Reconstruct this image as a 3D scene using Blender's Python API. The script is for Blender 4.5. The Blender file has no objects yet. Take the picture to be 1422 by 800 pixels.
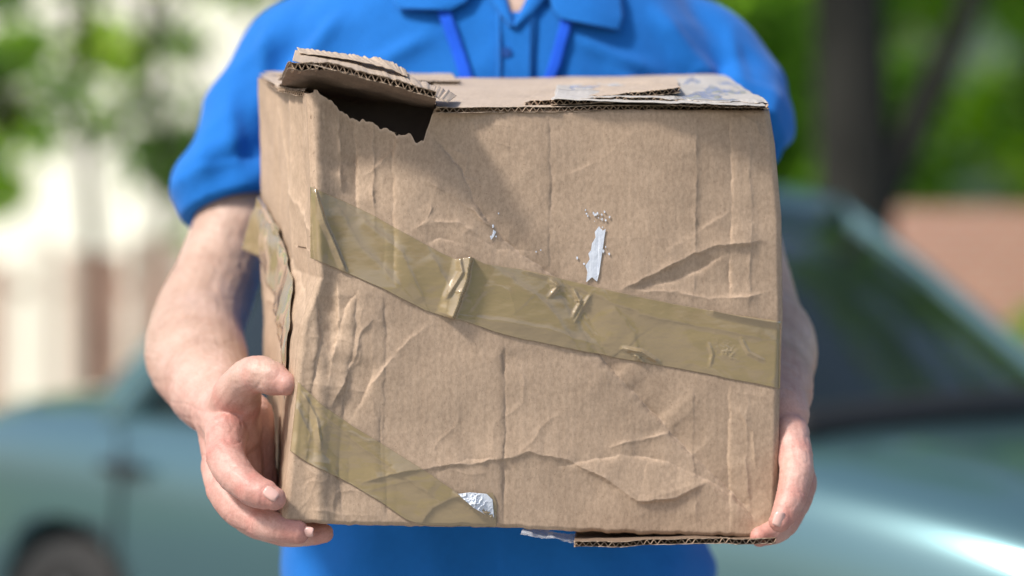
import bpy, bmesh, math, random
import numpy as np
from mathutils import Vector, Matrix, noise
from mathutils.bvhtree import BVHTree
random.seed(7)
scene=bpy.context.scene
COL=scene.collection

# survey grid: u to the right, v downwards, one grid unit = KS metres at one metre range from the tripod
KS=36/85/1422
CZ=1.25
def W(u,v,d): return Vector(((u-711)*KS*d, d, CZ-(v-400)*KS*d))
def Wn(U,V,D): return np.stack([(U-711)*KS*D, D+0*U, CZ-(V-400)*KS*D],-1)

# ------------------------------------------------------------------ materials
def mat(name, col, rough=0.6, **kw):
    m=bpy.data.materials.new(name); m.use_nodes=True
    b=m.node_tree.nodes['Principled BSDF']
    b.inputs['Base Color'].default_value=(*col,1); b.inputs['Roughness'].default_value=rough
    for k,v in kw.items(): b.inputs[k.replace('_',' ')].default_value=v
    return m
def N(m,t): return m.node_tree.nodes.new(t)
def L(m,a,b): m.node_tree.links.new(a,b)
def noise_tex(m,scale,detail=4,rough=.5,stretch=None,coord='Object'):
    tc=N(m,'ShaderNodeTexCoord'); n=N(m,'ShaderNodeTexNoise')
    n.inputs['Scale'].default_value=scale; n.inputs['Detail'].default_value=detail; n.inputs['Roughness'].default_value=rough
    if stretch:
        mp=N(m,'ShaderNodeMapping'); mp.inputs['Scale'].default_value=stretch
        L(m,tc.outputs[coord],mp.inputs[0]); L(m,mp.outputs[0],n.inputs['Vector'])
    else: L(m,tc.outputs[coord],n.inputs['Vector'])
    return n.outputs['Fac']
def ramp(m,fac,stops):
    r=N(m,'ShaderNodeValToRGB'); e=r.color_ramp.elements
    e[0].position=stops[0][0]; e[0].color=(*stops[0][1],1); e[1].position=stops[-1][0]; e[1].color=(*stops[-1][1],1)
    for p,c in stops[1:-1]:
        x=e.new(p); x.color=(*c,1)
    L(m,fac,r.inputs[0]); return r.outputs[0]
def mix(m,a,b,fac,mode='MIX'):
    x=N(m,'ShaderNodeMix'); x.data_type='RGBA'; x.blend_type=mode
    if isinstance(fac,(int,float)): x.inputs[0].default_value=fac
    else: L(m,fac,x.inputs[0])
    for i,s in ((6,a),(7,b)):
        if isinstance(s,tuple): x.inputs[i].default_value=(*s,1)
        else: L(m,s,x.inputs[i])
    return x.outputs[2]
def bump(m,hs):
    b=m.node_tree.nodes['Principled BSDF']; prev=None
    for h,s,d in hs:
        n=N(m,'ShaderNodeBump'); n.inputs['Strength'].default_value=s; n.inputs['Distance'].default_value=d
        L(m,h,n.inputs['Height'])
        if prev: L(m,prev,n.inputs['Normal'])
        prev=n.outputs[0]
    L(m,prev,b.inputs['Normal'])
def base(m,sock): L(m,sock,m.node_tree.nodes['Principled BSDF'].inputs['Base Color'])

def cardboard(name,c):
    m=mat(name,c,.68); m.node_tree.nodes['Principled BSDF'].inputs['Specular IOR Level'].default_value=.28
    f1=noise_tex(m,9,5,.6); f2=noise_tex(m,380,4,.75,(1,1,.6)); f3=noise_tex(m,70,3,.6,(1.6,1.6,.05)); f4=noise_tex(m,700,2); f5=noise_tex(m,38,5,.7)
    a=ramp(m,f1,[(.3,tuple(x*.90 for x in c)),(.7,tuple(min(1,x*1.08) for x in c))])
    a=mix(m,a,ramp(m,f2,[(.35,(.70,.68,.66)),(.62,(1.11,1.11,1.11))]),.6,'MULTIPLY')
    a=mix(m,a,ramp(m,f5,[(.3,(.90,.89,.88)),(.6,(1.04,1.04,1.04))]),.7,'MULTIPLY')
    a=mix(m,a,ramp(m,f3,[(.3,(.93,.92,.91)),(.65,(1.03,1.03,1.03))]),.5,'MULTIPLY')
    sp=ramp(m,f4,[(.66,(1,1,1)),(.74,(.5,.44,.4))]); a=mix(m,a,sp,.6,'MULTIPLY')
    at=N(m,'ShaderNodeAttribute'); at.attribute_name='wear'
    a=mix(m,a,(min(1,c[0]*1.3),min(1,c[1]*1.34),min(1,c[2]*1.38)),at.outputs['Fac'])
    base(m,a); bump(m,[(f3,.16,.0008),(f2,.4,.0003)])
    return m
M_CARD=cardboard('cardboard',(.475,.352,.255))
M_CARD_SHADED=cardboard('cardboard_inside_shaded',(.23,.165,.12))  # same board darkened: shade of the opening and undersides put into the colour
M_CARD_TOP=cardboard('cardboard_pale_skylit',(.50,.41,.33))  # paler board colour: sky light on the top boards is painted in
M_LINER=cardboard('torn_grey_liner',(.48,.46,.44))
M_EDGE=mat('cardboard_cut_edge',(.3,.2,.13),.9)
f=noise_tex(M_EDGE,260,2); base(M_EDGE,ramp(M_EDGE,f,[(.4,(.14,.10,.07)),(.6,(.52,.41,.31))])); bump(M_EDGE,[(f,.6,.001)])
def tape_mat(name,c,tr=0.0):
    m=mat(name,c,.2); b=m.node_tree.nodes['Principled BSDF']
    b.inputs['Coat Weight'].default_value=1; b.inputs['Coat Roughness'].default_value=.05; b.inputs['Coat IOR'].default_value=1.6; b.inputs['Specular IOR Level'].default_value=.7
    if tr: b.inputs['Alpha'].default_value=1-tr
    f1=noise_tex(m,14,4,.55,(1,1,2.2)); f2=noise_tex(m,48,3,.5,(.5,1,1.8))
    base(m,ramp(m,f2,[(.3,tuple(x*.93 for x in c)),(.7,tuple(min(1,x*1.07) for x in c))]))
    L(m,ramp(m,f1,[(.35,(.12,)*3),(.7,(.26,)*3)]),b.inputs['Roughness'])
    bump(m,[(f1,.4,.005),(f2,.18,.0012)])
    return m
M_TAPE=tape_mat('brown_packing_tape',(.315,.235,.130))
M_TAPE_CLEAR=tape_mat('clear_packing_tape',(.75,.78,.82),.72)
M_WHITE=mat('white_paper_scrap',(.70,.75,.84),.45); fw=noise_tex(M_WHITE,200,3); bump(M_WHITE,[(fw,.6,.001)])
def cloth(name,c):
    m=mat(name,c,.85); b=m.node_tree.nodes['Principled BSDF']; b.inputs['Sheen Weight'].default_value=.12; b.inputs['Specular IOR Level'].default_value=.2
    f1=noise_tex(m,6,3); v=N(m,'ShaderNodeTexVoronoi'); v.inputs['Scale'].default_value=520
    tc=N(m,'ShaderNodeTexCoord'); L(m,tc.outputs['Object'],v.inputs['Vector'])
    a=ramp(m,f1,[(.3,tuple(x*.9 for x in c)),(.7,tuple(min(1,x*1.06) for x in c))])
    a=mix(m,a,ramp(m,v.outputs['Distance'],[(.1,(1.05,)*3),(.7,(.78,)*3)]),.6,'MULTIPLY')
    base(m,a); f5=noise_tex(m,24,4,.5); bump(m,[(f5,.3,.006),(v.outputs['Distance'],.4,.0005)])
    return m
M_SHIRT=cloth('blue_pique_cotton',(.010,.170,.60))
M_SEAM=cloth('blue_seam',(.008,.10,.38))
M_LAN=cloth('lanyard_webbing',(.01,.11,.76))
M_TROUS=cloth('dark_trousers',(.03,.035,.06))
M_SHOE=mat('black_leather',(.02,.02,.02),.4)
M_BUTTON=mat('blue_button',(.01,.08,.36),.3)
M_SKIN=mat('skin',(.60,.36,.27),.5); b=M_SKIN.node_tree.nodes['Principled BSDF']
b.inputs['Subsurface Weight'].default_value=.10; b.inputs['Subsurface Scale'].default_value=.006; b.inputs['Subsurface Radius'].default_value=(1,.35,.2)
f1=noise_tex(M_SKIN,26,6,.65); f2=noise_tex(M_SKIN,420,3,.6); f3=noise_tex(M_SKIN,110,4,.6,(1,1,.5)); f4=noise_tex(M_SKIN,600,2)
at=N(M_SKIN,'ShaderNodeAttribute'); at.attribute_name='hand'
at2=N(M_SKIN,'ShaderNodeAttribute'); at2.attribute_name='flush'
a=ramp(M_SKIN,f1,[(.3,(.43,.275,.21)),(.5,(.52,.36,.285)),(.72,(.60,.43,.36))])
a2=ramp(M_SKIN,f1,[(.3,(.46,.23,.19)),(.5,(.57,.33,.28)),(.72,(.66,.43,.37))])
a=mix(M_SKIN,a,a2,at.outputs['Fac']); a=mix(M_SKIN,a,(.56,.20,.17),at2.outputs['Fac'])
a=mix(M_SKIN,a,ramp(M_SKIN,f4,[(.3,(.84,.80,.78)),(.6,(1.04,)*3)]),.6,'MULTIPLY')
base(M_SKIN,a); bump(M_SKIN,[(f3,.45,.0018),(f2,.5,.0005)])
M_NAIL=mat('fingernail',(.70,.44,.39),.22)
M_HAIR=mat('brown_hair',(.06,.035,.02),.6); f=noise_tex(M_HAIR,120,3,.5,(1,1,.1)); bump(M_HAIR,[(f,.8,.004)])

# ------------------------------------------------------------------ mesh helpers
def empty(name):
    e=bpy.data.objects.new(name,None); COL.objects.link(e); return e
def obj(name,me,parent=None,mats=()):
    o=bpy.data.objects.new(name,me); COL.objects.link(o)
    for m in mats: me.materials.append(m)
    if parent: o.parent=parent
    return o
def smooth(me): me.polygons.foreach_set('use_smooth',[True]*len(me.polygons))
def grid_mesh(name,P,parent=None,mats=(),thick=0,offset=-1,wear=None,flip=False,rim=None):
    nv,nu=P.shape[:2]
    idx=np.arange(nv*nu).reshape(nv,nu)
    q=np.stack([idx[:-1,:-1],idx[1:,:-1],idx[1:,1:],idx[:-1,1:]],-1).reshape(-1,4)
    if flip: q=q[:,::-1]
    me=bpy.data.meshes.new(name); me.from_pydata(P.reshape(-1,3).tolist(),[],q.tolist()); smooth(me)
    if wear is not None:
        a=me.attributes.new('wear','FLOAT','POINT'); a.data.foreach_set('value',wear.reshape(-1).astype(np.float32))
    o=obj(name,me,parent,mats)
    if thick:
        s=o.modifiers.new('s','SOLIDIFY'); s.thickness=thick; s.offset=offset
        if rim is not None: s.material_offset_rim=rim
    return o
_T={}
def vn0(U,V,scale,seed,ang):
    if seed not in _T: _T[seed]=np.random.RandomState(seed+11).rand(64,64)*2-1
    T=_T[seed]; c,s=math.cos(ang),math.sin(ang)
    x=(U*c-V*s)/scale+seed*3.7; y=(U*s+V*c)/scale+seed*1.3
    xi=np.floor(x).astype(int); yi=np.floor(y).astype(int); fx=x-xi; fy=y-yi
    fx=fx**3*(fx*(fx*6-15)+10); fy=fy**3*(fy*(fy*6-15)+10)
    g=lambda a,b:T[a%64,b%64]
    return (g(xi,yi)*(1-fx)+g(xi+1,yi)*fx)*(1-fy)+(g(xi,yi+1)*(1-fx)+g(xi+1,yi+1)*fx)*fy
def vn(U,V,scale,seed=0):
    return .75*(vn0(U,V,scale,seed,.5+seed*.7)+.6*vn0(U,V,scale*.83,seed+200,1.3+seed*1.1))
def polydist(U,V,pts):
    best=np.full(U.shape,1e9); sgn=np.ones(U.shape); arc=np.zeros(U.shape); acc=0
    for (x0,y0),(x1,y1) in zip(pts[:-1],pts[1:]):
        dx,dy=x1-x0,y1-y0; l2=dx*dx+dy*dy; l=l2**.5
        t=np.clip(((U-x0)*dx+(V-y0)*dy)/l2,0,1)
        ex=U-x0-t*dx; ey=V-y0-t*dy; d=np.hypot(ex,ey); s=np.sign(dx*ey-dy*ex)
        m=d<best; best=np.where(m,d,best); sgn=np.where(m,s,sgn); arc=np.where(m,acc+t*l,arc); acc+=l
    return best,sgn,arc,acc

# ------------------------------------------------------------------ crushed box
box=empty('damaged_cardboard_box')
ULv=[100,135,250,350,385,420,450,520,600,722,760]; ULx=[423,425,430,436,440,428,416,409,404,390,388]
URv=[100,152,200,300,440,540,650,745,780]; URx=[1064,1068,1076,1085,1087,1083,1081,1078,1077]
ul=lambda v:np.interp(v,ULv,ULx); ur=lambda v:np.interp(v,URv,URx)
VTu=[390,425,440,452,470,500,530,560,588,596,603,620,700,1070,1100]; VTv=[131,131,127,135,153,168,178,187,195,172,151,149,151,153,153]
def vt(u):
    j=np.where((u>436)&(u<602),6*vn(u,u*0,11,3)+3*vn(u,u*0,4.5,4),0.8*vn(u,u*0,9,3))
    return np.interp(u,VTu,VTv)+j
vb=lambda u:np.interp(u,[390,480,600,690,795,900,1000,1078],[724,729,731,732,738,742,744,746])+1.8*vn(u,u*0,11,6)
CR=[
([(603,190),(640,235),(662,285),(700,335),(770,386),(840,505),(880,545),(930,600),(1000,668),(1052,722)],-1.5,4,2.4),
([(585,250),(625,268),(655,290),(700,330),(745,370)],1.1,4,-1.2),
([(570,322),(596,306),(640,310),(672,330)],1.0,4,1.0),
([(575,345),(610,330),(650,340)],-.6,4,.6),
([(498,250),(522,232),(545,210),(560,196)],.9,4,.7),
([(862,402),(905,382),(945,362),(990,342),(1060,334)],1.5,4,-2.0),
([(884,398),(930,392),(975,372),(1012,350)],-.8,4,1.2),
([(880,404),(940,405),(985,414),(1035,412),(1072,404)],1.0,4,1.2),
([(920,350),(960,330),(1000,300),(1020,290)],.4,5,.5),
([(500,672),(560,655),(620,646),(672,642),(703,637),(735,628),(790,640),(840,664),(885,697),(940,690),(985,668)],1.2,4,-1.6),
([(770,650),(815,640),(862,631),(925,640),(985,668),(1022,690),(1055,715)],-1.0,4,1.3),
([(838,622),(880,612),(910,606),(940,600)],.8,4,.5),
([(600,660),(650,636),(705,640)],-.6,4,.6),
([(455,575),(474,540),(490,505),(500,465),(520,440)],1.2,5,-1.3),
([(480,590),(500,560),(515,530),(520,500)],-1.0,5,1.1),
([(508,545),(530,515),(560,480),(600,446)],.9,4,1.1),
([(530,560),(527,600),(533,690)],-.5,5,.5),
([(450,500),(470,470),(478,430),(500,400)],-1.2,6,1.3),
([(545,165),(546,290),(548,400)],-1.3,4.5,-1.5),
([(518,165),(520,330)],1.2,6,.8),
([(492,158),(495,300)],-2.2,6,-1.7),
([(470,150),(474,270)],1.8,7,.9),
([(448,140),(452,262)],-1.0,6,.5),
([(700,468),(702,560),(700,640),(699,732)],-1.0,3,1.1),
([(763,156),(765,270),(762,380)],-.5,3.5,.6),
([(966,156),(968,250),(966,330),(962,420)],.6,4,.8),
([(1012,160),(1016,250),(1013,420)],-.9,4,-.9),
([(1012,530),(1010,640),(1014,740)],-.8,4,-.9),
([(1040,180),(1044,300),(1040,430)],.6,5,.7),
([(1040,545),(1036,640),(1044,735)],.7,5,.7),
([(962,530),(963,640),(968,740)],.4,4,.5),
([(440,390),(446,470),(430,560),(425,640)],-1.6,7,2.2),
([(468,385),(470,460),(455,540)],1.6,8,-1.6),
([(496,400),(492,470),(478,560),(470,640),(475,725)],-1.0,6,1.0),
([(533,400),(536,500),(533,600),(538,725)],-.5,4,.7),
([(415,640),(440,660),(430,690),(408,716)],1.1,5,1.0),
([(440,620),(470,650),(465,725)],-.6,5,.7),
([(430,700),(470,715),(530,716)],.5,5,.5),
([(605,160),(700,175),(760,190)],.25,7,.3),
([(620,205),(650,215),(645,245),(680,262)],.5,4,.5),
([(780,245),(830,225),(880,180)],.25,6,.4),
([(1020,560),(1045,600),(1050,660)],.6,4,-.6),
([(1048,160),(1055,185),(1068,195)],1.0,4,.8),
([(1000,168),(1030,160),(1062,178)],.6,4,.6),
([(590,270),(600,290),(590,310)],.6,4,.5),([(640,320),(690,345),(760,350)],-.4,4,.4),
]
def disp(U,V,full=True):
    u=U+1.7*vn(U,V,17,20)+.8*vn(U,V,6,21); v=V+1.7*vn(U,V,17,22)+.8*vn(U,V,6,23)
    h=np.zeros(U.shape); wear=np.zeros(U.shape)
    for k,(pts,amp,w,fold) in enumerate(CR):
        d,s,arc,tot=polydist(u,v,pts)
        e=np.clip(np.minimum(arc,tot-arc)/26,0,1)*np.clip(.8+.7*vn(arc,arc*0+k*40,26,9),.35,1.4)
        h+=e*(amp*(1.0*np.exp(-d/(w*.62))+.8*np.exp(-d/(w*4)))+1.25*fold*np.exp(-d/34)*(s*d/(d+3.5))*.8)
        wear+=np.clip(e,0,1)*np.exp(-(d/1.3)**2)*.28*abs(amp)*(vn(U,V,12,15)>-.1)
    h+=3.6*vn(U,V,165,1)+.9*vn(U,V,75,2)+.08*vn(U,V,26,5)
    dA,sA,_,_=polydist(u,v,[(603,190),(690,330),(770,386),(840,505),(1052,722)])
    h-=5.5*np.exp(-dA/80)
    dB,_,_,_=polydist(u,v,[(862,402),(945,362),(1060,334)]); h+=2.8*np.exp(-dB/50)
    dC,_,_,_=polydist(u,v,[(560,655),(672,642),(735,628),(840,664),(885,697),(985,668)]); h+=2.6*np.exp(-dC/45)
    h+=2.6*np.clip((U-600)/60,0,1)*np.clip((390-V)/60,0,1)*np.exp(-((U-860)/200)**2)
    cl=np.exp(-((U-502)/46)**2)*np.clip((430-V)/200,0,1); h-=10*cl
    cl=np.exp(-((U-455)/30)**2)*np.exp(-((V-430)/60)**2); h-=7*cl
    h+=4*np.exp(-((U-444)/13)**2)*np.clip((V-100)/60,0,1)
    if full:
        h+=.03*np.sin(U/11.5*2*math.pi)+.06*vn(U,V,9,7)+.03*vn(U,V*.15,3.5,8)+.05*vn(U,V,4,16)
    r=vn(u,v,60,12); g=np.clip(vn(U,V,120,13)*3-.9,0,1); h+=.4*np.exp(-np.abs(r)*9)*g
    r=vn(u,v,34,17); g=np.exp(-((U-470)/60)**2)*np.clip((V-400)/60,0,1); h+=.6*np.exp(-np.abs(r)*8)*g
    return h*1e-3, np.clip(wear,0,.4)
def rnd(U,V):
    l=np.clip(1-(U-ul(V))/11,0,1); r=np.clip(1-(ur(V)-U)/9,0,1)
    t=np.clip(1-(V-152)/6,0,1)*(U>600); bt=np.clip(1-(vb(U)-V)/6,0,1)
    return .0065*l**2+.005*r**2+.003*t**2+.003*bt**2
def base_d(U,V): return 2.0+.06*(U-400)/680+.006*(V-150)/600
def front(U,V):
    h,w=disp(U,V); return base_d(U,V)-h+rnd(U,V),w
nu,nv=600,530
A,B=np.meshgrid(np.linspace(0,1,nu),np.linspace(0,1,nv))
U=ul(400)+A*(ur(400)-ul(400))+0*B; V=150+B*580
for _ in range(4):
    V=vt(U)+(vb(U)-vt(U))*B; U=ul(V)+(ur(V)-ul(V))*A
D,Wr=front(U,V)
Pf=Wn(U,V,D)
torn=np.exp(-((V-vt(U))/3.5)**2)*((U>440)&(U<606))*.9
grid_mesh('front_panel',Pf,box,[M_CARD,M_EDGE],thick=.0038,offset=-1,wear=np.clip(Wr+torn,0,1),rim=1)
nu2,nv2=110,360
edge=Pf[:,0,:]; ei=np.linspace(0,nv-1,nv2); e0=np.stack([np.interp(ei,np.arange(nv),edge[:,k]) for k in range(3)],-1)
tb=np.linspace(0,1,nv2); vback=108+tb*(692-108)
uback=np.interp(vback,[108,200,300,400,500,600,692],[358,360,361,363,367,374,381])
e1=Wn(uback,vback,2.27+0*tb)
a=np.linspace(0,1,nu2)[None,:,None]
Ps=e0[:,None,:]*(1-a)+e1[:,None,:]*a
SA,SB=np.meshgrid(np.linspace(0,1,nu2)*480,tb*590)
hs=4*vn(SA,SB,120,31)+1.8*vn(SA,SB,50,32)+.5*vn(SA,SB,20,33)
wear_s=np.zeros(SA.shape)
for pts,amp,w,fold in [([(60,0),(80,200),(60,420),(90,590)],-3.5,16,2.0),([(150,0),(160,240),(200,400)],2.5,18,-1.5),([(0,300),(160,250),(480,180)],-2.5,9,2),([(0,200),(200,130),(300,0)],2,9,1.5),([(0,420),(150,330),(400,300)],2.4,9,-1.5),([(300,0),(320,590)],-2,14,1)]:
    d,s,arc,tot=polydist(SA+6*vn(SA,SB,20,34),SB+6*vn(SA,SB,20,35),pts)
    hs+=amp*np.exp(-d/w)+fold*np.exp(-d/60)*s*d/(d+10); wear_s+=.3*np.exp(-(d/3)**2)
env=np.clip(SA/30,0,1)
Ps=Ps.copy(); Ps[:,:,0]-=hs*1e-3*env*.8
grid_mesh('side_panel',Ps,box,[M_CARD,M_EDGE],thick=.0038,offset=-1,wear=np.clip(wear_s,0,.5),flip=True,rim=1)
def side_pt(a,b,off=0.0):
    i=b*(nv2-1); j=a*(nu2-1); i0=np.clip(np.floor(i).astype(int),0,nv2-2); j0=np.clip(np.floor(j).astype(int),0,nu2-2)
    fi=(i-i0)[...,None]; fj=(j-j0)[...,None]
    p=(Ps[i0,j0]*(1-fj)+Ps[i0,j0+1]*fj)*(1-fi)+(Ps[i0+1,j0]*(1-fj)+Ps[i0+1,j0+1]*fj)*fi
    p=p.copy(); p[...,0]-=off; p[...,1]-=off*.3; return p
def patch(c,n=60,m=60,amp=1.0,seed=40,dirv=(0,0,1)):
    P00,P10,P11,P01=[np.array(W(*x)) for x in c]
    a,b=np.meshgrid(np.linspace(0,1,n),np.linspace(0,1,m)); a3=a[...,None]; b3=b[...,None]
    P=(P00*(1-a3)+P10*a3)*(1-b3)+(P01*(1-a3)+P11*a3)*b3
    h=amp*1e-3*(2*vn(a*200,b*200,70,seed)+.8*vn(a*200,b*200,25,seed+1)+.25*vn(a*200,b*200,8,seed+2))
    return P+h[...,None]*np.array(dirv),a,b
re=Pf[:,-1,:]; rei=np.linspace(0,nv-1,60); R0=np.stack([np.interp(rei,np.arange(nv),re[:,k]) for k in range(3)],-1)
R1=np.array([np.array(W(1000-3*(1-t),109+t*(700-109),2.33)) for t in np.linspace(0,1,60)])
aa=np.linspace(0,1,60)[None,:,None]; PR=R0[:,None,:]*(1-aa)+R1[:,None,:]*aa
grid_mesh('right_panel',PR,box,[M_CARD,M_EDGE],thick=.0038,offset=-1,rim=1)
P,_,_=patch([(358,108,2.272),(997,109,2.332),(1000,700,2.332),(381,692,2.272)],60,60,.6,42,(0,1,0))
grid_mesh('back_panel',P,box,[M_CARD_SHADED,M_EDGE],thick=.0038,offset=1,rim=1)
be=Pf[-1,:,:]; bi=np.linspace(0,nu-1,80); B0=np.stack([np.interp(bi,np.arange(nu),be[:,k]) for k in range(3)],-1)
B1=np.array([np.array(W(381+t*(1000-381),692+t*8,2.27+.06*t)) for t in np.linspace(0,1,80)])
bb=np.linspace(0,1,50)[:,None,None]; PB=B0[None]*(1-bb)+B1[None]*bb; PB[...,2]+=.0015
grid_mesh('bottom_panel',PB,box,[M_CARD,M_EDGE],thick=.0038,offset=-1,rim=1)
# real corrugated flap : two liners with a fluted sheet between
def flap(name,c,seed,amp=1.0,t=.0042,mt=M_CARD_TOP,mb=M_CARD_SHADED,jag=.06,pitch=.0062,bend=0,n=200,m=50,upv=(0,0,1)):
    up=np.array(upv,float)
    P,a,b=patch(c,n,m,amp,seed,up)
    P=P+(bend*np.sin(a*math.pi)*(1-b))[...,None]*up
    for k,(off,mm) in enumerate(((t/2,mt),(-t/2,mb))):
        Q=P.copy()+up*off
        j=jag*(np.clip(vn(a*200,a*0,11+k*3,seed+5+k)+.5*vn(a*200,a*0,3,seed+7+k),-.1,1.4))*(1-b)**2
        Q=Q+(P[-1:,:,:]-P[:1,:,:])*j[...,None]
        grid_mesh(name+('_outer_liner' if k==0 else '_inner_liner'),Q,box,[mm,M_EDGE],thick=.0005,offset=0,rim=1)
    E=P[0]; seg=np.r_[0,np.cumsum(np.linalg.norm(np.diff(E,axis=0),axis=1))]
    nn=int(seg[-1]/pitch*10); s=np.linspace(0,seg[-1],nn); Ei=np.stack([np.interp(s,seg,E[:,k]) for k in range(3)],-1)
    inn=(P[-1]-P[0]); inn=np.stack([np.interp(s,seg,inn[:,k]) for k in range(3)],-1); inn/=np.linalg.norm(inn,axis=1)[:,None]
    ph=s/pitch*2*math.pi+1.2*vn(s*1000,s*0,30,seed+12)
    w=(t/2-.0004)*np.sin(ph)*(1-.35*np.clip(vn(s*1000,s*0,25,seed+13),0,1))
    jj=.003*np.clip(vn(s*1000,s*0,14,seed+14),0,1)
    rows=[Ei+up*w[:,None]+inn*(q+jj[:,None]) for q in (.0006,.012,.03)]
    grid_mesh(name+'_fluting',np.stack(rows,0),box,[M_CARD],thick=.0004,offset=0)
    return P
flap('top_panel',[(606,150,2.014),(1064,152,2.062),(995,108,2.325),(600,111,2.27)],50,.8,jag=.01)
flap('corner_panel',[(386,124,2.10),(423,130,2.02),(440,112,2.2),(360,106,2.268)],53,.5,jag=.05,n=60)
flap('rear_top_panel',[(400,112,2.20),(640,118,2.20),(627,103,2.29),(366,104,2.28)],56,1.2,jag=.10,n=100)
flap('burst_flap',[(402,86,1.980),(606,134,1.970),(600,146,2.12),(386,120,2.11)],60,1.6,jag=.05,t=.0055,mt=M_CARD_TOP,mb=M_CARD_SHADED,bend=.002)
def strip_poly(name,top,bot,dtop,dbot,n=160,m=14,mats=None,amp=1.0,seed=70,thick=.0006,jag=3):
    top=np.array(top,float); bot=np.array(bot,float)
    t=np.linspace(0,1,n)
    ti=np.linspace(0,1,len(top)); bi=np.linspace(0,1,len(bot))
    Tu=np.interp(t,ti,top[:,0]); Tv=np.interp(t,ti,top[:,1])+jag*vn(t*200,t*0,15,seed)+jag*.45*vn(t*200,t*0,4,seed+1)
    Bu=np.interp(t,bi,bot[:,0]); Bv=np.interp(t,bi,bot[:,1])+jag*.4*vn(t*200,t*0,9,seed+2)
    b=np.linspace(0,1,m)[:,None]
    U=Tu*(1-b)+Bu*b; V=Tv*(1-b)+Bv*b; D=dtop*(1-b)+dbot*b+0*U
    D=D+amp*1e-3*(3*vn(U,V,60,seed+4)+1.0*vn(U,V,24,seed+5))
    return grid_mesh(name,Wn(U,V,D),box,mats or [M_CARD_TOP],thick=thick,offset=0)
strip_poly('torn_liner',[(410,69),(450,73),(490,80),(520,86),(548,95),(566,101)],[(406,84),(450,94),(500,106),(540,118),(566,124),(600,134)],2.05,1.980,seed=70,amp=1.0,jag=2)
strip_poly('torn_liner_edge',[(412,66),(440,68),(480,74),(500,81),(520,80),(545,88),(564,98)],[(416,74),(470,80),(518,89),(548,98),(566,107)],2.04,2.02,seed=75,amp=.8,jag=3.0)
strip_poly('torn_lip',[(560,106),(590,114),(612,122),(634,133)],[(575,118),(592,127),(606,135),(622,142)],2.05,1.99,seed=80,amp=1.0,jag=3,n=60)
flap('closed_flap',[(728,146,2.04),(945,128,2.07),(940,113,2.2),(770,115,2.2)],64,.8,jag=.05,mt=M_CARD_TOP)
flap('lifted_flap',[(765,141,2.035),(1068,148,2.048),(1004,107,2.30),(775,121,2.17)],67,1.5,jag=.05,mt=M_LINER,bend=.002)
strip_poly('torn_liner_front',[(775,125),(850,126),(930,130),(1000,133),(1050,137)],[(768,137),(850,141),(930,143),(1000,145),(1064,147)],2.10,2.03,seed=84,amp=.8,jag=2,mats=[M_LINER])
flap('bottom_flap',[(797,757,1.995),(1078,750,2.046),(1060,735,2.2),(800,738,2.16)],90,1.0,jag=.03,mt=M_CARD_SHADED,mb=M_CARD)

# ------------------------------------------------------------------ tape
def lay(U,V,off):
    h,_=disp(U,V,full=False); hs=sum(disp(U+dx,V+dy,full=False)[0] for dx,dy in((0,14),(0,-14),(14,0),(-14,0)))/4
    return np.maximum(h,.2*h+.8*hs)+off
def tape(name,up,lo,cre=(),asym=(),spots=(),n=480,m=110,off=.0007,mats=None):
    up=np.array(up,float); lo=np.array(lo,float); a=np.linspace(0,1,n)
    def rs(p):
        s=np.r_[0,np.cumsum(np.hypot(*np.diff(p,axis=0).T))]; s/=s[-1]
        return np.interp(a,s,p[:,0]),np.interp(a,s,p[:,1])
    x0,y0=rs(up); x1,y1=rs(lo); b=np.linspace(0,1,m)[:,None]
    y0=y0+.7*vn(x0,x0*0,18,67); y1=y1+.7*vn(x1,x1*0,18,68)
    U=x0*(1-b)+x1*b; V=y0*(1-b)+y1*b
    h=lay(U,V,off)
    wu=U+1.5*vn(U,V,12,61); wv=V+1.5*vn(U,V,12,62)
    for pts,amp,w,fold in cre:
        d,s,arc,tot=polydist(wu,wv,pts); e=np.clip(np.minimum(arc,tot-arc)/12+.25,0,1)
        h+=1e-3*e*(amp*np.exp(-d/w)+fold*np.exp(-d/22)*(s*d/(d+5)))
    for pts,amp,wl,wr in asym:      # sharp pleat: wl = run on the left flank, wr on the right
        d,s,arc,tot=polydist(U+.8*vn(U,V,14,61),V,pts); e=np.clip(np.minimum(arc,tot-arc)/10+.4,0,1)
        h+=1e-3*e*amp*np.where(s>0,np.clip(1-d/wl,0,1)**1.3,np.clip(1-d/wr,0,1)**1.3)
    h+=1e-3*(.5*np.clip(vn(U*.6+V*.8,V*.6-U*.8,60,64),0,1))
    for (su,sv,r,am) in spots:
        x=(U-su)*.8+(V-sv)*.6; y=-(U-su)*.6+(V-sv)*.8
        g=np.exp(-((x/r)**2+(y/(r*.55))**2)); q=vn(x,y,7,65); q2=vn(x,y,4,66)
        h+=1e-3*am*g*(.8+1.2*np.clip(1-np.abs(q)*4,0,1)+.6*np.clip(1-np.abs(q2)*4,0,1))
    D=base_d(U,V)+rnd(U,V)-h
    return grid_mesh(name,Wn(U,V,D),box,mats or [M_TAPE],thick=.00012,offset=1)
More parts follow.
